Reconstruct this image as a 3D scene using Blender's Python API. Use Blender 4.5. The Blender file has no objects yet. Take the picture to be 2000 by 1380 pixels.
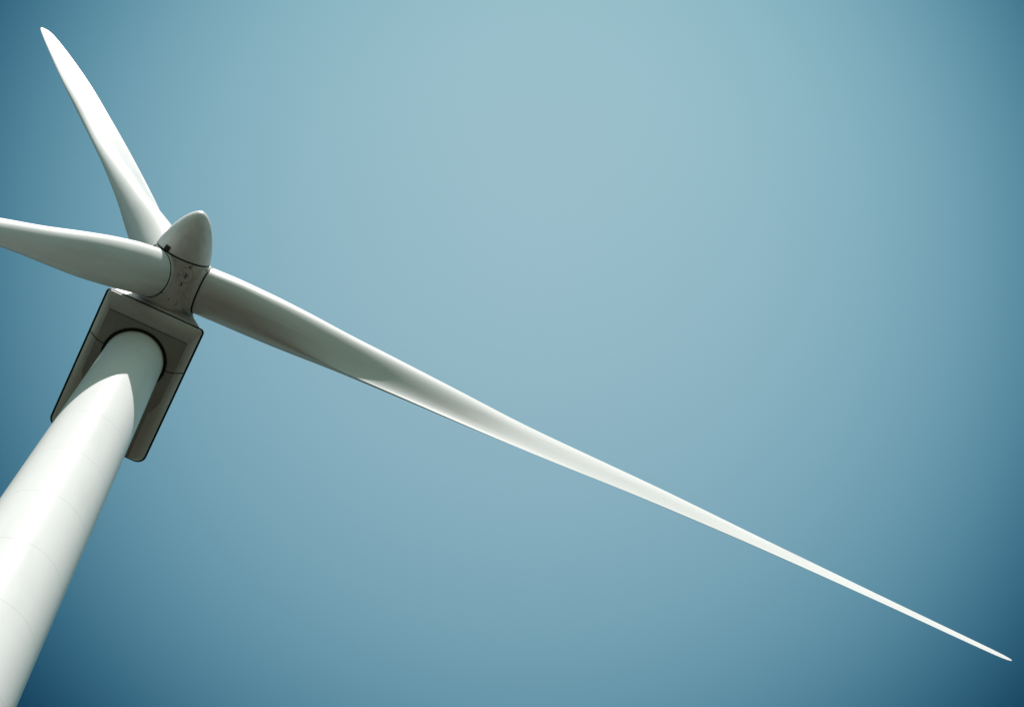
import bpy, bmesh, math, random
from mathutils import Vector, Matrix
random.seed(7)
S = bpy.context.scene
COL = S.collection
R = math.radians

# ---------------------------------------------------------------- camera
yaw, pit, roll = 0.5046584131, 1.2409558264, -0.044494127
F = Vector((math.sin(yaw) * math.cos(pit), math.cos(yaw) * math.cos(pit), math.sin(pit)))
R0 = Vector((math.cos(yaw), -math.sin(yaw), 0))
U0 = R0.cross(F)
CR = (R0 * math.cos(roll) + U0 * math.sin(roll)).normalized()
CU = (U0 * math.cos(roll) - R0 * math.sin(roll)).normalized()
cd = bpy.data.cameras.new('camera')
cam = bpy.data.objects.new('camera', cd)
COL.objects.link(cam)
cd.sensor_width = 36.0
cd.lens = 3566.6267 / 2000 * 36
cd.clip_start = 0.1
cd.clip_end = 20000
m = Matrix((( CR.x, CU.x, -F.x, 1.8715), (CR.y, CU.y, -F.y, -25.7246), (CR.z, CU.z, -F.z, 1.6), (0, 0, 0, 1)))
cam.matrix_world = m
S.camera = cam

# ---------------------------------------------------------------- light
SUN = Vector((-0.15, -0.545, 1.0)).normalized()     # direction towards the sun
elev = math.asin(SUN.z)
world = bpy.data.worlds.new('World')
S.world = world
world.use_nodes = True
wt = world.node_tree
wt.nodes.clear()
def wn(t, **k):
    n = wt.nodes.new(t)
    for a, b in k.items():
        setattr(n, a, b)
    return n
out = wn('ShaderNodeOutputWorld')
bg = wn('ShaderNodeBackground')
bg.inputs['Strength'].default_value = 0.10
sky = wn('ShaderNodeTexSky', sky_type='NISHITA', sun_disc=False)
sky.sun_elevation = elev
sky.sun_rotation = math.atan2(SUN.x, SUN.y)
sky.altitude = 100
sky.air_density = 1.0
sky.dust_density = 1.2
sky.ozone_density = 1.0
# lens vignette put into the sky colour: it darkens away from the view centre
geo = wn('ShaderNodeNewGeometry')
def pix(x, y):
    return (F + CR * ((x - 1000) / 3566.6) + CU * ((690 - y) / 3566.6)).normalized()
VIGNETTE_DIR = Vector(pix(1025, 575))
dot = wn('ShaderNodeVectorMath', operation='DOT_PRODUCT')
dot.inputs[1].default_value = VIGNETTE_DIR
wt.links.new(geo.outputs['Incoming'], dot.inputs[0])
neg = wn('ShaderNodeMath', operation='MULTIPLY'); neg.inputs[1].default_value = -1.0
wt.links.new(dot.outputs['Value'], neg.inputs[0])
ac = wn('ShaderNodeMath', operation='ARCCOSINE')
wt.links.new(neg.outputs[0], ac.inputs[0])
def wm(op, x_, y_=None, z_=None):
    n_ = wn('ShaderNodeMath', operation=op)
    for i_, v_ in enumerate((x_, y_, z_)):
        if v_ is None: continue
        if isinstance(v_, (int, float)): n_.inputs[i_].default_value = v_
        else: wt.links.new(v_, n_.inputs[i_])
    return n_.outputs[0]
th2 = wm('POWER', ac.outputs[0], 2.0)
th6 = wm('POWER', th2, 3.0)
lobe = wn('ShaderNodeCombineXYZ')
for i_, (a2, a6) in enumerate(((-9.153, -1329.0), (-4.94, -862.0), (-3.747, -654.4))):
    ex = wm('EXPONENT', wm('ADD', wm('MULTIPLY', th2, a2), wm('MULTIPLY', th6, a6)))
    wt.links.new(ex, lobe.inputs[i_])
far = wn('ShaderNodeMapRange', interpolation_type='SMOOTHSTEP')
far.inputs['From Min'].default_value = R(19)
far.inputs['From Max'].default_value = R(50)
wt.links.new(ac.outputs[0], far.inputs['Value'])
ramp = wn('ShaderNodeMix', data_type='RGBA')
wt.links.new(far.outputs[0], ramp.inputs[0])
wt.links.new(lobe.outputs[0], ramp.inputs[6])
FAR = (0.40, 0.45, 0.47)
ramp.inputs[7].default_value = (*FAR, 1)
tint = wn('ShaderNodeMix', data_type='RGBA', blend_type='MULTIPLY')
tint.inputs[0].default_value = 1
EXPO = 0.30
SKYTINT = (2.136, 2.39, 1.617)
tint.inputs[7].default_value = (*SKYTINT, 1)
wt.links.new(sky.outputs[0], tint.inputs[6])
mul = wn('ShaderNodeMix', data_type='RGBA', blend_type='MULTIPLY')
mul.inputs[0].default_value = 1
wt.links.new(tint.outputs[2], mul.inputs[6])
wt.links.new(ramp.outputs[2], mul.inputs[7])
wt.links.new(mul.outputs[2], bg.inputs[0])
wt.links.new(bg.outputs[0], out.inputs[0])

sl = bpy.data.lights.new('sun', 'SUN')
sl.energy = 5.0
sl.angle = R(0.5)
sl.color = (1.0, 0.94, 0.935)
sun = bpy.data.objects.new('sun', sl)
COL.objects.link(sun)
sun.rotation_euler = SUN.to_track_quat('Z', 'Y').to_euler()
sun.location = SUN * 200

S.view_settings.view_transform = 'Standard'
S.view_settings.look = 'None'
S.view_settings.exposure = EXPO
S.view_settings.gamma = 1.0
S.view_settings.use_curve_mapping = False

# ---------------------------------------------------------------- materials
def mat(name, color, rough=0.4, spec=0.5):
    mt = bpy.data.materials.new(name)
    mt.use_nodes = True
    nt = mt.node_tree
    b = nt.nodes['Principled BSDF']
    b.inputs['Base Color'].default_value = (*color, 1)
    b.inputs['Roughness'].default_value = rough
    b.inputs['Specular IOR Level'].default_value = spec
    return mt, nt, b

def noise_col(nt, b, c1, c2, scale=(1, 1, 1), nscale=2.0, lo=0.4, hi=0.75, detail=6, coord='Object'):
    tc = nt.nodes.new('ShaderNodeTexCoord')
    mp = nt.nodes.new('ShaderNodeMapping')
    mp.inputs['Scale'].default_value = scale
    nz = nt.nodes.new('ShaderNodeTexNoise')
    nz.inputs['Scale'].default_value = nscale
    nz.inputs['Detail'].default_value = detail
    nz.inputs['Roughness'].default_value = 0.62
    rg = nt.nodes.new('ShaderNodeMapRange')
    rg.inputs['From Min'].default_value = lo
    rg.inputs['From Max'].default_value = hi
    mx = nt.nodes.new('ShaderNodeMix')
    mx.data_type = 'RGBA'
    mx.inputs[6].default_value = (*c1, 1)
    mx.inputs[7].default_value = (*c2, 1)
    L = nt.links
    L.new(tc.outputs[coord], mp.inputs[0])
    L.new(mp.outputs[0], nz.inputs['Vector'])
    L.new(nz.outputs['Fac'], rg.inputs['Value'])
    L.new(rg.outputs[0], mx.inputs[0])
    L.new(mx.outputs[2], b.inputs['Base Color'])
    return mx, tc, mp

WHITE = (0.79, 0.79, 0.775)
# blade paint: gloss white, faint streaks of grime running along the blade
M_blade, nt, b = mat('blade_paint', WHITE, 0.36, 0.25)
noise_col(nt, b, WHITE, (0.60, 0.60, 0.56), (1.6, 1.6, 0.16), 1.4, 0.48, 0.9)

# tower paint: welded rings show as thin darker circles, a few oily smudges
M_tower, nt, b = mat('tower_paint', WHITE, 0.28, 0.02)
mx, tc, mp = noise_col(nt, b, WHITE, (0.68, 0.69, 0.67), (1, 1, 0.25), 0.9, 0.5, 0.95)
sep = nt.nodes.new('ShaderNodeSeparateXYZ')
nt.links.new(tc.outputs['Object'], sep.inputs[0])
def M(nt, op, a, bb=None, clamp=False):
    n = nt.nodes.new('ShaderNodeMath'); n.operation = op; n.use_clamp = clamp
    for i, v in enumerate((a, bb)):
        if v is None: continue
        if isinstance(v, (int, float)): n.inputs[i].default_value = v
        else: nt.links.new(v, n.inputs[i])
    return n.outputs[0]
RING0, DRING = 57.173, 3.4232
ph_ = M(nt, 'DIVIDE', M(nt, 'SUBTRACT', sep.outputs['Z'], RING0), DRING)
fr = M(nt, 'ABSOLUTE', M(nt, 'SUBTRACT', ph_, M(nt, 'ROUND', ph_)))
line = M(nt, 'SUBTRACT', 1.0, M(nt, 'DIVIDE', fr, 0.0075), True)      # about 5 cm wide
nz2 = nt.nodes.new('ShaderNodeTexNoise'); nz2.inputs['Scale'].default_value = 0.9; nz2.inputs['Detail'].default_value = 3
nt.links.new(tc.outputs['Object'], nz2.inputs['Vector'])
lw = M(nt, 'MULTIPLY', line, M(nt, 'MULTIPLY', nz2.outputs['Fac'], 0.75), True)
m2 = nt.nodes.new('ShaderNodeMix'); m2.data_type = 'RGBA'
nt.links.new(lw, m2.inputs[0]); nt.links.new(mx.outputs[2], m2.inputs[6])
m2.inputs[7].default_value = (0.33, 0.36, 0.34, 1)
nt.links.new(m2.outputs[2], b.inputs['Base Color'])

# hub casing: white with scuffs and oil marks
M_hub, nt, b = mat('hub_paint', WHITE, 0.42, 0.4)
mx, tc, mp = noise_col(nt, b, WHITE, (0.58, 0.58, 0.54), (1, 1, 1), 2.2, 0.5, 0.85)
nz = nt.nodes.new('ShaderNodeTexNoise'); nz.inputs['Scale'].default_value = 7.0; nz.inputs['Detail'].default_value = 4; nz.inputs['Distortion'].default_value = 0.6
nt.links.new(tc.outputs['Object'], nz.inputs['Vector'])
rg = nt.nodes.new('ShaderNodeMapRange'); rg.inputs['From Min'].default_value = 0.61; rg.inputs['From Max'].default_value = 0.70
nt.links.new(nz.outputs['Fac'], rg.inputs['Value'])
m2 = nt.nodes.new('ShaderNodeMix'); m2.data_type = 'RGBA'
nt.links.new(rg.outputs[0], m2.inputs[0]); nt.links.new(mx.outputs[2], m2.inputs[6])
m2.inputs[7].default_value = (0.12, 0.12, 0.11, 1)
nt.links.new(m2.outputs[2], b.inputs['Base Color'])

M_cone, nt, b = mat('cone_paint', WHITE, 0.38, 0.4)
noise_col(nt, b, WHITE, (0.56, 0.56, 0.53), (2.5, 2.5, 0.7), 1.6, 0.45, 0.85)

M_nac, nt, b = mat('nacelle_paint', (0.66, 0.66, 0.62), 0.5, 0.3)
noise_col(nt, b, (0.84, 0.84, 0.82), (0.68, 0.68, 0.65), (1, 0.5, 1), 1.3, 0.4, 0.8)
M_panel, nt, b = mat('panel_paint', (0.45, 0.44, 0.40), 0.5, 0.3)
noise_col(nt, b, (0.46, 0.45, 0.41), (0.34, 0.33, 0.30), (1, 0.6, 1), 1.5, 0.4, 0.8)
M_black, nt, b = mat('black_rubber_gap', (0.012, 0.013, 0.013), 0.6, 0.3)
noise_col(nt, b, (0.012, 0.013, 0.013), (0.03, 0.03, 0.028), (1, 1, 1), 4.0)
M_line, nt, b = mat('pencil_grey', (0.2, 0.2, 0.19), 0.6, 0.3)
noise_col(nt, b, (0.24, 0.24, 0.23), (0.38, 0.38, 0.36), (1, 1, 1), 5.0)
M_ground, nt, b = mat('dry_grass', (0.12, 0.11, 0.06), 0.95, 0.1)
mx, tc, mp = noise_col(nt, b, (0.016, 0.015, 0.009), (0.030, 0.026, 0.017), (1, 1, 1), 0.08, 0.35, 0.65, 10)
M_gravel, nt, b = mat('gravel', (0.22, 0.2, 0.17), 0.95, 0.1)
noise_col(nt, b, (0.11, 0.10, 0.085), (0.18, 0.165, 0.14), (1, 1, 1), 6.0, 0.35, 0.65, 10)

# ---------------------------------------------------------------- helpers
def link(name, me, mt, parent=None, smooth=True, autos=None):
    o = bpy.data.objects.new(name, me)
    COL.objects.link(o)
    if mt is not None and not me.materials:
        me.materials.append(mt)
    for f in me.polygons:
        f.use_smooth = smooth
    if autos is not None:
        me.set_sharp_from_angle(angle=R(autos))
    if parent is not None:
        o.parent = parent
    return o

def grid_mesh(name, rows, close_u=True, cap0=False, cap1=False):
    """rows: list of rings of equal length"""
    vs, fs = [], []
    n = len(rows[0])
    for r in rows:
        vs.extend([tuple(v) for v in r])
    for i in range(len(rows) - 1):
        for j in range(n if close_u else n - 1):
            k = (j + 1) % n
            fs.append((i * n + j, i * n + k, (i + 1) * n + k, (i + 1) * n + j))
    if cap0: fs.append(tuple(range(n - 1, -1, -1)))
    if cap1: fs.append(tuple((len(rows) - 1) * n + j for j in range(n)))
    me = bpy.data.meshes.new(name)
    me.from_pydata(vs, [], fs)
    bm = bmesh.new(); bm.from_mesh(me)
    bmesh.ops.remove_doubles(bm, verts=bm.verts, dist=1e-5)
    bmesh.ops.recalc_face_normals(bm, faces=bm.faces)
    bm.to_mesh(me); bm.free()
    return me

def lathe(name, prof, n=96, cap0=False, cap1=False):
    return grid_mesh(name, [[(r * math.cos(2 * math.pi * j / n), r * math.sin(2 * math.pi * j / n), z) for j in range(n)] for r, z in prof], True, cap0, cap1)

def tube(name, pts, rad, closed=False, n=8):
    """swept tube through points; normal frame by projection"""
    rows = []
    N = len(pts)
    pts = [Vector(p) for p in pts]
    ref = None
    for i in range(N):
        a = pts[(i - 1) % N] if (closed or i > 0) else pts[i]
        c = pts[(i + 1) % N] if (closed or i < N - 1) else pts[i]
        t = (c - a).normalized()
        if ref is None:
            ref = Vector((0, 0, 1)) if abs(t.z) < 0.9 else Vector((1, 0, 0))
        u = (ref - t * ref.dot(t)).normalized()
        ref = u
        v = t.cross(u)
        rows.append([pts[i] + (u * math.cos(2 * math.pi * k / n) + v * math.sin(2 * math.pi * k / n)) * rad for k in range(n)])
    if closed:
        rows.append(rows[0])
    return grid_mesh(name, rows, True, not closed, not closed)

# ---------------------------------------------------------------- setting
def disc(name, rad, z, mt, rings=24, n=96):
    rows = []
    for i in range(rings + 1):
        r = rad * (i / rings) ** 2 + 0.001
        rows.append([(r * math.cos(2 * math.pi * j / n), r * math.sin(2 * math.pi * j / n), z) for j in range(n)])
    o = link(name, grid_mesh(name, rows, True, True, False), mt)
    o['kind'] = 'structure'
    return o
disc('ground', 6000, 0.0, M_ground)
disc('gravel_pad', 8, 0.006, M_gravel, 6)

# ---------------------------------------------------------------- the turbine
turbine = bpy.data.objects.new('wind_turbine', None)
COL.objects.link(turbine)
turbine['label'] = 'tall white three-bladed wind turbine against a clear blue sky, seen from below'
turbine['category'] = 'wind turbine'

H = 66.344
RT, RB = 1.1039, 2.5126
ZP = H - 0.35           # bottom panel of the nacelle
ZR = H + 0.138          # rim of the nacelle
def trad(z): return RB + (RT - RB) * z / H
prof = [(trad(z), z) for z in [0.0] + [i * H / 40 for i in range(1, 40)] + [H + 0.05]]
tower = link('tower', lathe('tower', prof, 160, True, True), M_tower, turbine, autos=60)
# concrete foot
foot = link('foundation', lathe('foundation', [(3.3, -0.2), (3.3, 0.22), (3.22, 0.3), (2.56, 0.3)], 64), M_gravel, turbine, autos=30)

# --- rotor frame
tilt = R(4.872)
AX = Vector((0, -math.cos(tilt), math.sin(tilt)))
UP = Vector((0, math.sin(tilt), math.cos(tilt)))
LAT = Vector((1, 0, 0))
HUB = Vector((0, 0, H + 1.4321)) + AX * 2.8931
def frame(x, y, z, o):
    return Matrix(((x.x, y.x, z.x, o.x), (x.y, y.y, z.y, o.y), (x.z, y.z, z.z, o.z), (0, 0, 0, 1)))
THETA = [R(-21.2926 + 120 * k) for k in range(3)]

# hub casing, local z = axis (forward), x = lateral, y = -up (right handed)
RC = 0.945      # collar radius
RD = 1.21       # collar reach
def smst(a, b_, x):
    t = min(1, max(0, (x - a) / (b_ - a)))
    return t * t * (3 - 2 * t)
S0, S1 = -1.13, 0.985
def hub_radius(phi, s):
    # body of the casing
    body = 1.045 + 0.03 * math.cos(s * 1.5)
    if s < -0.75:
        body -= 0.16 * ((-0.75 - s) / 0.38) ** 2
    r = body
    for th in THETA:
        dphi = (phi - th + math.pi) % (2 * math.pi) - math.pi
        if abs(dphi) < R(75):
            flat = RD / math.cos(dphi)
            lat_ = abs(flat * math.sin(dphi))
            q = math.hypot(lat_, s * 1.0)
            w = 1 - smst(RC * 0.985, RC * 1.13, q)
            r = max(r, body + (flat - body) * w) if flat > body else r
    return r
rows = []
NS, NP = 90, 540
for i in range(NS + 1):
    s = S0 + (S1 - S0) * i / NS
    row = []
    for j in range(NP):
        phi = 2 * math.pi * j / NP
        rr = hub_radius(phi, s)
        row.append((rr * math.sin(phi), -rr * math.cos(phi), s))
    rows.append(row)
hub = link('hub', grid_mesh('hub', rows, True, True, True), M_hub, turbine, autos=50)
hub.matrix_world = frame(LAT, -UP, AX, HUB)
HM = hub.matrix_world.copy()

def on_hub(phi, s, lift=0.0):
    rr = hub_radius(phi, s) + lift
    return (rr * math.sin(phi), -rr * math.cos(phi), s)

# dark gap where the nose cone meets the hub
gap = link('seam', lathe('seam', [(1.00, 0.98), (1.060, 0.98), (1.060, 1.045), (1.00, 1.045)], 128), M_black, hub)

# nose cone
CZ0, CT = 1.045, 2.78
cp = []
for i in range(41):
    t = i / 40
    z = CZ0 + (CT - CZ0) * math.sin(t * math.pi / 2)
    u = (z - CZ0) / (CT - CZ0)
    r = 1.065 * (max(0.0, 1 - u ** 1.2)) ** 0.55
    cp.append((max(r, 0.0004), z))
cone = link('nose_cone', lathe('nose_cone', [(0.98, CZ0), (1.05, CZ0), ] + cp, 160, True, True), M_cone, turbine, autos=70)
cone.matrix_world = HM

def cone_r(z):
    u = (z - CZ0) / (CT - CZ0)
    return 1.065 * (1 - u ** 1.2) ** 0.55
# dark plate on the cone's edge
def patch(name, ph0, ph1, z0, z1, rf, lift, mt, parent, n=8, k=4):
    rows = []
    for i in range(k + 1):
        z = z0 + (z1 - z0) * i / k
        rows.append([(rf(z) * 1.0 * math.sin(ph0 + (ph1 - ph0) * j / n) + lift * math.sin(ph0), -rf(z) * math.cos(ph0 + (ph1 - ph0) * j / n) - lift * math.cos(ph0), z) for j in range(n + 1)])
    bot = [[(x * .97, y * .97, z) for x, y, z in r] for r in rows]
    bm = bmesh.new()
    def add(rws):
        vv = [[bm.verts.new(p) for p in r] for r in rws]
        for a in range(len(vv) - 1):
            for c in range(len(vv[0]) - 1):
                bm.faces.new((vv[a][c], vv[a][c + 1], vv[a + 1][c + 1], vv[a + 1][c]))
        return vv
    A, B = add(rows), add(bot)
    def rim(vv): return [v for v in vv[0]] + [r[-1] for r in vv[1:]] + vv[-1][-2::-1] + [r[0] for r in vv[-2:0:-1]]
    ra, rb = rim(A), rim(B)
    for i in range(len(ra)):
        j = (i + 1) % len(ra)
        bm.faces.new((ra[i], ra[j], rb[j], rb[i]))
    bmesh.ops.recalc_face_normals(bm, faces=bm.faces)
    me = bpy.data.meshes.new(name); bm.to_mesh(me); bm.free()
    return link(name, me, mt, parent, smooth=False)
patch('vent', R(208), R(222), CZ0 + 0.0, CZ0 + 0.19, cone_r, 0.014, M_black, cone)

# inspection hatch drawn on the hub: circles, slot and marks
HP, HS = R(156), 0.50
def hatch_ring(rad, thick, name, parent):
    pts = []
    for i in range(48):
        a = 2 * math.pi * i / 48
        s = HS + rad * math.sin(a)
        p_ = HP + rad * math.cos(a) / 1.07
        pts.append(on_hub(p_, s, 0.002))
    return link(name, tube(name, pts, thick, True, 6), M_line, parent)
hatch = hatch_ring(0.30, 0.009, 'hatch', hub)
hatch_ring(0.105, 0.008, 'hatch_ring', hatch)
def dash(name, p0, s0, p1, s1, th_, parent):
    pts = [on_hub(p0 + (p1 - p0) * i / 6, s0 + (s1 - s0) * i / 6, 0.004) for i in range(7)]
    return link(name, tube(name, pts, th_, False, 6), M_black, parent)
dash('handle', HP + .006, HS - .07, HP - .006, HS + .07, 0.026, hatch)
dash('latch', HP - .005, HS + .33, HP - .02, HS + .42, 0.024, hatch)
dash('latch', HP + .03, HS - .30, HP + .01, HS - .44, 0.024, hatch)

# --- blades
RTIP = 34.8563
KN = [1.2, 2.5, 4, 5.5, 7, 9, 11.5, 15, 20, 25, 30, 33, 34.356]
Q_C = [1.859, 1.858, 1.955, 2.140, 2.266, 2.305, 2.278, 2.156, 1.864, 1.620, 1.202, 0.884, 0.640]
Q_TW = [18.337, 16.464, 14.279, 11.940, 9.513, 7.658, 7.148, 4.687, -0.400, -4.300, -5.300, -4.000, -3.000]
Q_TH = [1.863, 1.886, 1.820, 1.621, 1.248, 0.958, 0.695, 0.455, 0.408, 0.237, 0.140, 0.100, 0.080]
Q_XA = [0.506, 0.484, 0.441, 0.394, 0.358, 0.351, 0.337, 0.328, 0.347, 0.359, 0.346, 0.334, 0.328]
Q_PB = [0.003, 0.046, 0.041, -0.001, -0.019, 0.003, 0.032, 0.043, 0.077, 0.069, 0.028, -0.006, -0.020]
Q_K = [0.092, 0.105, 0.153, 0.222, 0.360, 0.520, 0.500, 0.260, 0.160, 0.140, 0.100, 0.100, 0.100]
Q_D = [-0.023, 0.014, 0.060, 0.125, 0.209, 0.347, 0.396, 0.305, 0.207, 0.126, 0.051, 0.011, -0.009]
def lin(xs, ys, x):
    if x <= xs[0]: return ys[0]
    for i in range(len(xs) - 1):
        if x <= xs[i + 1]: return ys[i] + (ys[i + 1] - ys[i]) * (x - xs[i]) / (xs[i + 1] - xs[i])
    return ys[-1]
def hermite(xs, ys, x):
    n = len(xs)
    if x <= xs[0]: return ys[0]
    if x >= xs[-1]: return ys[-1]
    i = max(k for k in range(n - 1) if xs[k] <= x)
    def slope(k):
        if k == 0: return (ys[1] - ys[0]) / (xs[1] - xs[0])
        if k == n - 1: return (ys[-1] - ys[-2]) / (xs[-1] - xs[-2])
        a = (ys[k] - ys[k - 1]) / (xs[k] - xs[k - 1]); c = (ys[k + 1] - ys[k]) / (xs[k + 1] - xs[k])
        if a * c <= 0: return 0
        return 2 * a * c / (a + c)
    h = xs[i + 1] - xs[i]; t = (x - xs[i]) / h
    m0, m1 = slope(i) * h, slope(i + 1) * h
    return (2 * t**3 - 3 * t**2 + 1) * ys[i] + (t**3 - 2 * t**2 + t) * m0 + (-2 * t**3 + 3 * t**2) * ys[i + 1] + (t**3 - t**2) * m1
def smooth_knots(q, r):
    h = 0.0 if r < 2.2 else min(1.3, (r - 2.2) * 0.5, (34.36 - r) if r < 34.3 else 0)
    w_ = (1, 2, 3, 2, 1)
    return sum(a * hermite(KN, q, r + h * k_ / 2) for a, k_ in zip(w_, (-2, -1, 0, 1, 2))) / 9
RS = [1.25 + 0.15 * i for i in range(52)] + [9.2 + 0.35 * i for i in range(72)]
RS = [r for r in RS if r < 34.3] + [34.36, 34.5, 34.62, 34.71, 34.78, 34.825, 34.85, RTIP]
NSEC = 96
rows = []
for r in RS:
    c, tw, th, xa, pb = (smooth_knots(q, r) for q in (Q_C, Q_TW, Q_TH, Q_XA, Q_PB))
    tw = R(tw)
    if r > 34.0:
        k = math.sqrt(max(0.0, 1 - ((r - 34.0) / (RTIP - 34.0)) ** 2.2))
        c *= max(k, 0.02); th *= max(k, .05)
    w = smst(1.3, 8.0, r)
    kc = hermite(KN, Q_K, r)
    dl = hermite(KN, Q_D, r)
    row = []
    for j in range(NSEC):
        ph = 2 * math.pi * j / NSEC
        X = .5 - .5 * math.cos(ph)
        up_ = math.sin(ph) >= 0
        yt = 5 * (.2969 * math.sqrt(X) - .126 * X - .3516 * X * X + .2843 * X**3 - .1036 * X**4) * th / c
        yc = kc * X**3 * (1 - X)
        Y = (1 - w) * .5 * math.sin(ph) * th / c + w * ((yt * (1 - dl) if up_ else -yt * (1 + dl)) + yc)
        u = (X - xa) * c; v = -Y * c
        row.append((u * math.cos(tw) + v * math.sin(tw), -u * math.sin(tw) + v * math.cos(tw) + pb, r))
    rows.append(row)
blade_me = grid_mesh('blade', rows, True, True, True)
seal_me = lathe('root_seal', [(0.90, 1.205), (0.947, 1.205), (0.947, 1.262), (0.90, 1.262)], 128)
blade_me.materials.append(M_blade)
cone_a = R(2.386)
FLAP = [R(-0.10), 0.0, R(1.07)]
for k, a in enumerate(THETA):
    d0 = UP * math.cos(a) + LAT * math.sin(a)
    ca = cone_a + FLAP[k]
    d = (d0 * math.cos(ca) + AX * math.sin(ca)).normalized()
    t = (-UP * math.sin(a) + LAT * math.cos(a)).normalized()
    ap = (AX - d * AX.dot(d)).normalized()
    # right handed: x = t, y = ap, z = d  (t x ap = d or -d)
    o = link('blade', blade_me, None, turbine, autos=55)
    mtx = frame(t, ap, d, HUB)
    o.matrix_world = mtx
    so = link('root_seal', seal_me, M_black, o)

turbine_blades = [o for o in turbine.children if o.name.startswith('blade')]
turbine_blades[0]['label'] = 'blade pointing up and left, wholly sunlit'
turbine_blades[1]['label'] = 'long blade reaching down to the lower right'
turbine_blades[2]['label'] = 'blade running off the left side, lit along its top'

# --- nacelle
W = 1.92
YF, YB = -1.98, 3.95
def rrect(hw, y0, y1, rf, rb, z, n=10):
    """rounded rectangle seen from above, corner radius rf in front, rb behind"""
    pts = []
    for cx, cy, rr, a0 in ((hw - rf, y0 + rf, rf, -90), (hw - rb, y1 - rb, rb, 0), (-hw + rb, y1 - rb, rb, 90), (-hw + rf, y0 + rf, rf, 180)):
        for i in range(n + 1):
            a = R(a0 + 90 * i / n)
            pts.append((cx + rr * math.cos(a), cy + rr * math.sin(a), z))
    return pts
# upper housing: cross-sections in the xz plane lofted along y
def sect(y, hw, z0, z1, rl, ru, n=8):
    pts = []
    for cx, cz, rr, a0 in ((hw - rl, z0 + rl, rl, -90), (hw - ru, z1 - ru, ru, 0), (-hw + ru, z1 - ru, ru, 90), (-hw + rl, z0 + rl, rl, 180)):
        for i in range(n + 1):
            a = R(a0 + 90 * i / n)
            pts.append(Vector((cx + rr * math.cos(a), y, cz + rr * math.sin(a))))
    return pts
def circ(y, r, zc, like, tiltk=0.085):
    # match by angle about the section's middle
    pts = []
    for p_ in like:
        a = math.atan2(p_.z - zc, p_.x)
        pts.append(Vector((r * math.cos(a), y - tiltk * r * math.sin(a), zc + r * math.sin(a))))
    return pts
ZT = H + 3.35
def trap(y, hb, ht, z0, z1, ru, n=8):
    """section with sides leaning inwards and a rounded top"""
    pts = [Vector((-hb, y, z0)), Vector((hb, y, z0))]
    for cx, a0 in ((ht - ru, 0), (-ht + ru, 90)):
        for i in range(n + 1):
            a = R(a0 + 90 * i / n)
            pts.append(Vector((cx + ru * math.cos(a), y, z1 - ru + ru * math.sin(a))))
    return pts
ZB = ZR + .05
rows = [trap(-1.955, W - .16, 1.26, ZB + .04, ZB + 1.75, .8),
        trap(-1.92, W - .07, 1.33, ZB, ZB + 1.85, .8),
        trap(-1.6, W - .04, 1.45, ZB, ZB + 2.3, .8),
        trap(-0.9, W - .03, 1.62, ZB, ZB + 2.9, .8),
        trap(0.0, W - .03, 1.72, ZB, ZT, .75),
        trap(3.2, W - .03, 1.74, ZB, ZT, .75),
        trap(3.75, W - .12, 1.62, ZB, ZT - .12, .75),
        trap(3.9, W - .38, 1.35, ZB, ZT - .45, .6)]
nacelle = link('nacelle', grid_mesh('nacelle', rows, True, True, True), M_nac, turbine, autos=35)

neck = link('neck', lathe('neck', [(0.70, -1.10), (0.98, -1.10), (1.00, -1.16), (0.93, -1.2), (0.93, -1.26), (1.04, -1.30), (1.2, -1.9), (1.25, -3.2)], 128, True, True), M_nac, nacelle, autos=30)
neck.matrix_world = HM
# black rubber strip round the joint
so_ = rrect(W + .03, YF - .03, YB + .03, .18, .37, 0)
si_ = rrect(W - .055, YF + .055, YB - .055, .12, .30, 0)
def zz(pts, z): return [(x, y, z) for x, y, _ in pts]
rows = [zz(so_, ZR - .03), zz(so_, ZR + .075), zz(si_, ZR + .075), zz(si_, ZR - .03), zz(so_, ZR - .03)]
link('seal_strip', grid_mesh('seal_strip', rows), M_black, nacelle, autos=40)

# undertray: sloped sides running down to a flat bottom with a wide front and a narrow rear part
def tray_out(y0, y1, hw, z):
    return
bm = bmesh.new()
def V(x, y, z): return bm.verts.new((x, y, z))
def loop(pts): return [bm.verts.new(p) for p in pts]
# rim ring (outer, at ZR) and inner bottom outline (at ZP), matched point counts along a polyline
n = 10
def arc(cx, cy, rr, a0, a1, z, n=8):
    return [(cx + rr * math.cos(R(a0 + (a1 - a0) * i / n)), cy + rr * math.sin(R(a0 + (a1 - a0) * i / n)), z) for i in range(n + 1)]
hw, e = W - .05, .10
right_o = arc(hw - .12, YF + .05 + .12, .12, -90, 0, ZR) + [(hw, -.12, ZR), (hw, 1.30, ZR), (hw, 1.58, ZR), (hw, 1.88, ZR)] + arc(hw - .30, YB - .05 - .30, .30, 0, 90, ZR)
right_i = arc(1.56 - .03, -1.44 + .03, .03, -90, 0, ZP) + [(1.56, -.15, ZP), (1.555, 1.20, ZP), (1.45, 1.50, ZP + .005), (1.30, 1.76, ZP + .01)] + arc(1.33 - .10, YB - .30, .10, 0, 90, ZP + .04)
def mir(p_): return [(-x, y, z) for x, y, z in reversed(p_)]
ro, ri = right_o + mir(right_o), right_i + mir(right_i)
lip = [(x * 1.0 + (0.004 if x > 0 else -0.004), y - (0.060 if y < -1.75 else 0.0), z - 0.040) for x, y, z in ro]
VL = loop(lip)
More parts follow.
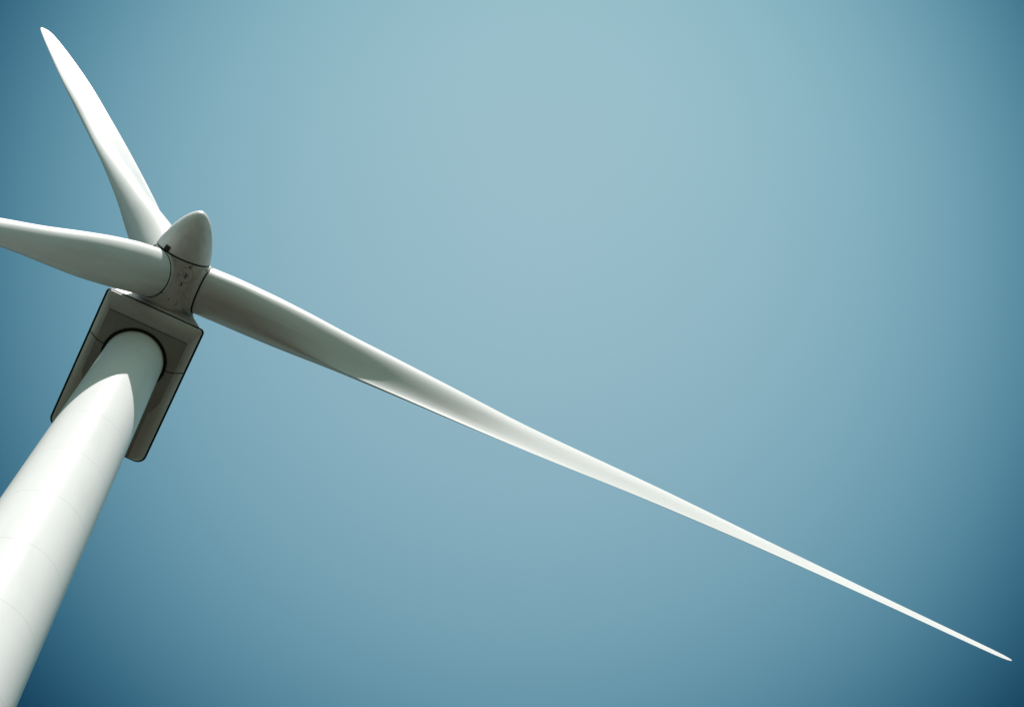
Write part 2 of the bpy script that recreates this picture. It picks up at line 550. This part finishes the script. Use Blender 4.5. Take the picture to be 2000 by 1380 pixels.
ro = [(x, y - (0.052 if y < -1.75 else 0.0), z - 0.100) for x, y, z in ro]
VO, VI = loop(ro), loop(ri)
N = len(VO)
for i in range(N):
    j = (i + 1) % N
    bm.faces.new((VL[i], VL[j], VO[j], VO[i]))
for i in range(N):
    j = (i + 1) % N
    bm.faces.new((VO[i], VO[j], VI[j], VI[i]))
bmesh.ops.recalc_face_normals(bm, faces=bm.faces)
me = bpy.data.meshes.new('undertray'); bm.to_mesh(me); bm.free()
tray = link('undertray', me, M_nac, nacelle, autos=12)
md = tray.modifiers.new('thick', 'SOLIDIFY'); md.thickness = 0.02; md.offset = -1

# flat bottom plate with the round opening for the tower
RH = RT + 0.11
bm = bmesh.new()
NC = 96
cin = [bm.verts.new((RH * math.cos(2 * math.pi * i / NC), RH * math.sin(2 * math.pi * i / NC), ZP)) for i in range(NC)]
rin = [bm.verts.new(p_) for p_ in ri]
ed = [bm.edges.new((cin[i], cin[(i + 1) % NC])) for i in range(NC)] + [bm.edges.new((rin[i], rin[(i + 1) % len(rin)])) for i in range(len(rin))]
bmesh.ops.triangle_fill(bm, edges=ed, use_beauty=True)
bmesh.ops.recalc_face_normals(bm, faces=bm.faces)
me = bpy.data.meshes.new('bottom_panel'); bm.to_mesh(me); bm.free()
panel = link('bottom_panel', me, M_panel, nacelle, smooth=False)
# black ring added in that opening in place of the dark gap's shade
link('dark_gap_ring', lathe('dark_gap_ring', [(RT + .012, H - .37), (RH + .02, H - .37), (RH + .02, H - .1), (RT + .012, H - .1)], 128), M_black, nacelle, autos=30).location = (0, 0, 0)
# joint between the front and the rear half of the undertray
for sx in (-1, 1):
    pts = [(sx * (hw + .0), -.16, ZR - .118), (sx * 1.565, -.155, ZP - .004), (sx * 1.40, -.11, ZP - .006), (sx * 1.22, -.10, ZP - .006)]
    link('joint', tube('joint', pts, 0.017, False, 6), M_black, tray)
link('joint', tube('joint', [(-1.55, -1.435, ZP - .003), (1.55, -1.435, ZP - .003)], 0.012, False, 6), M_black, tray)
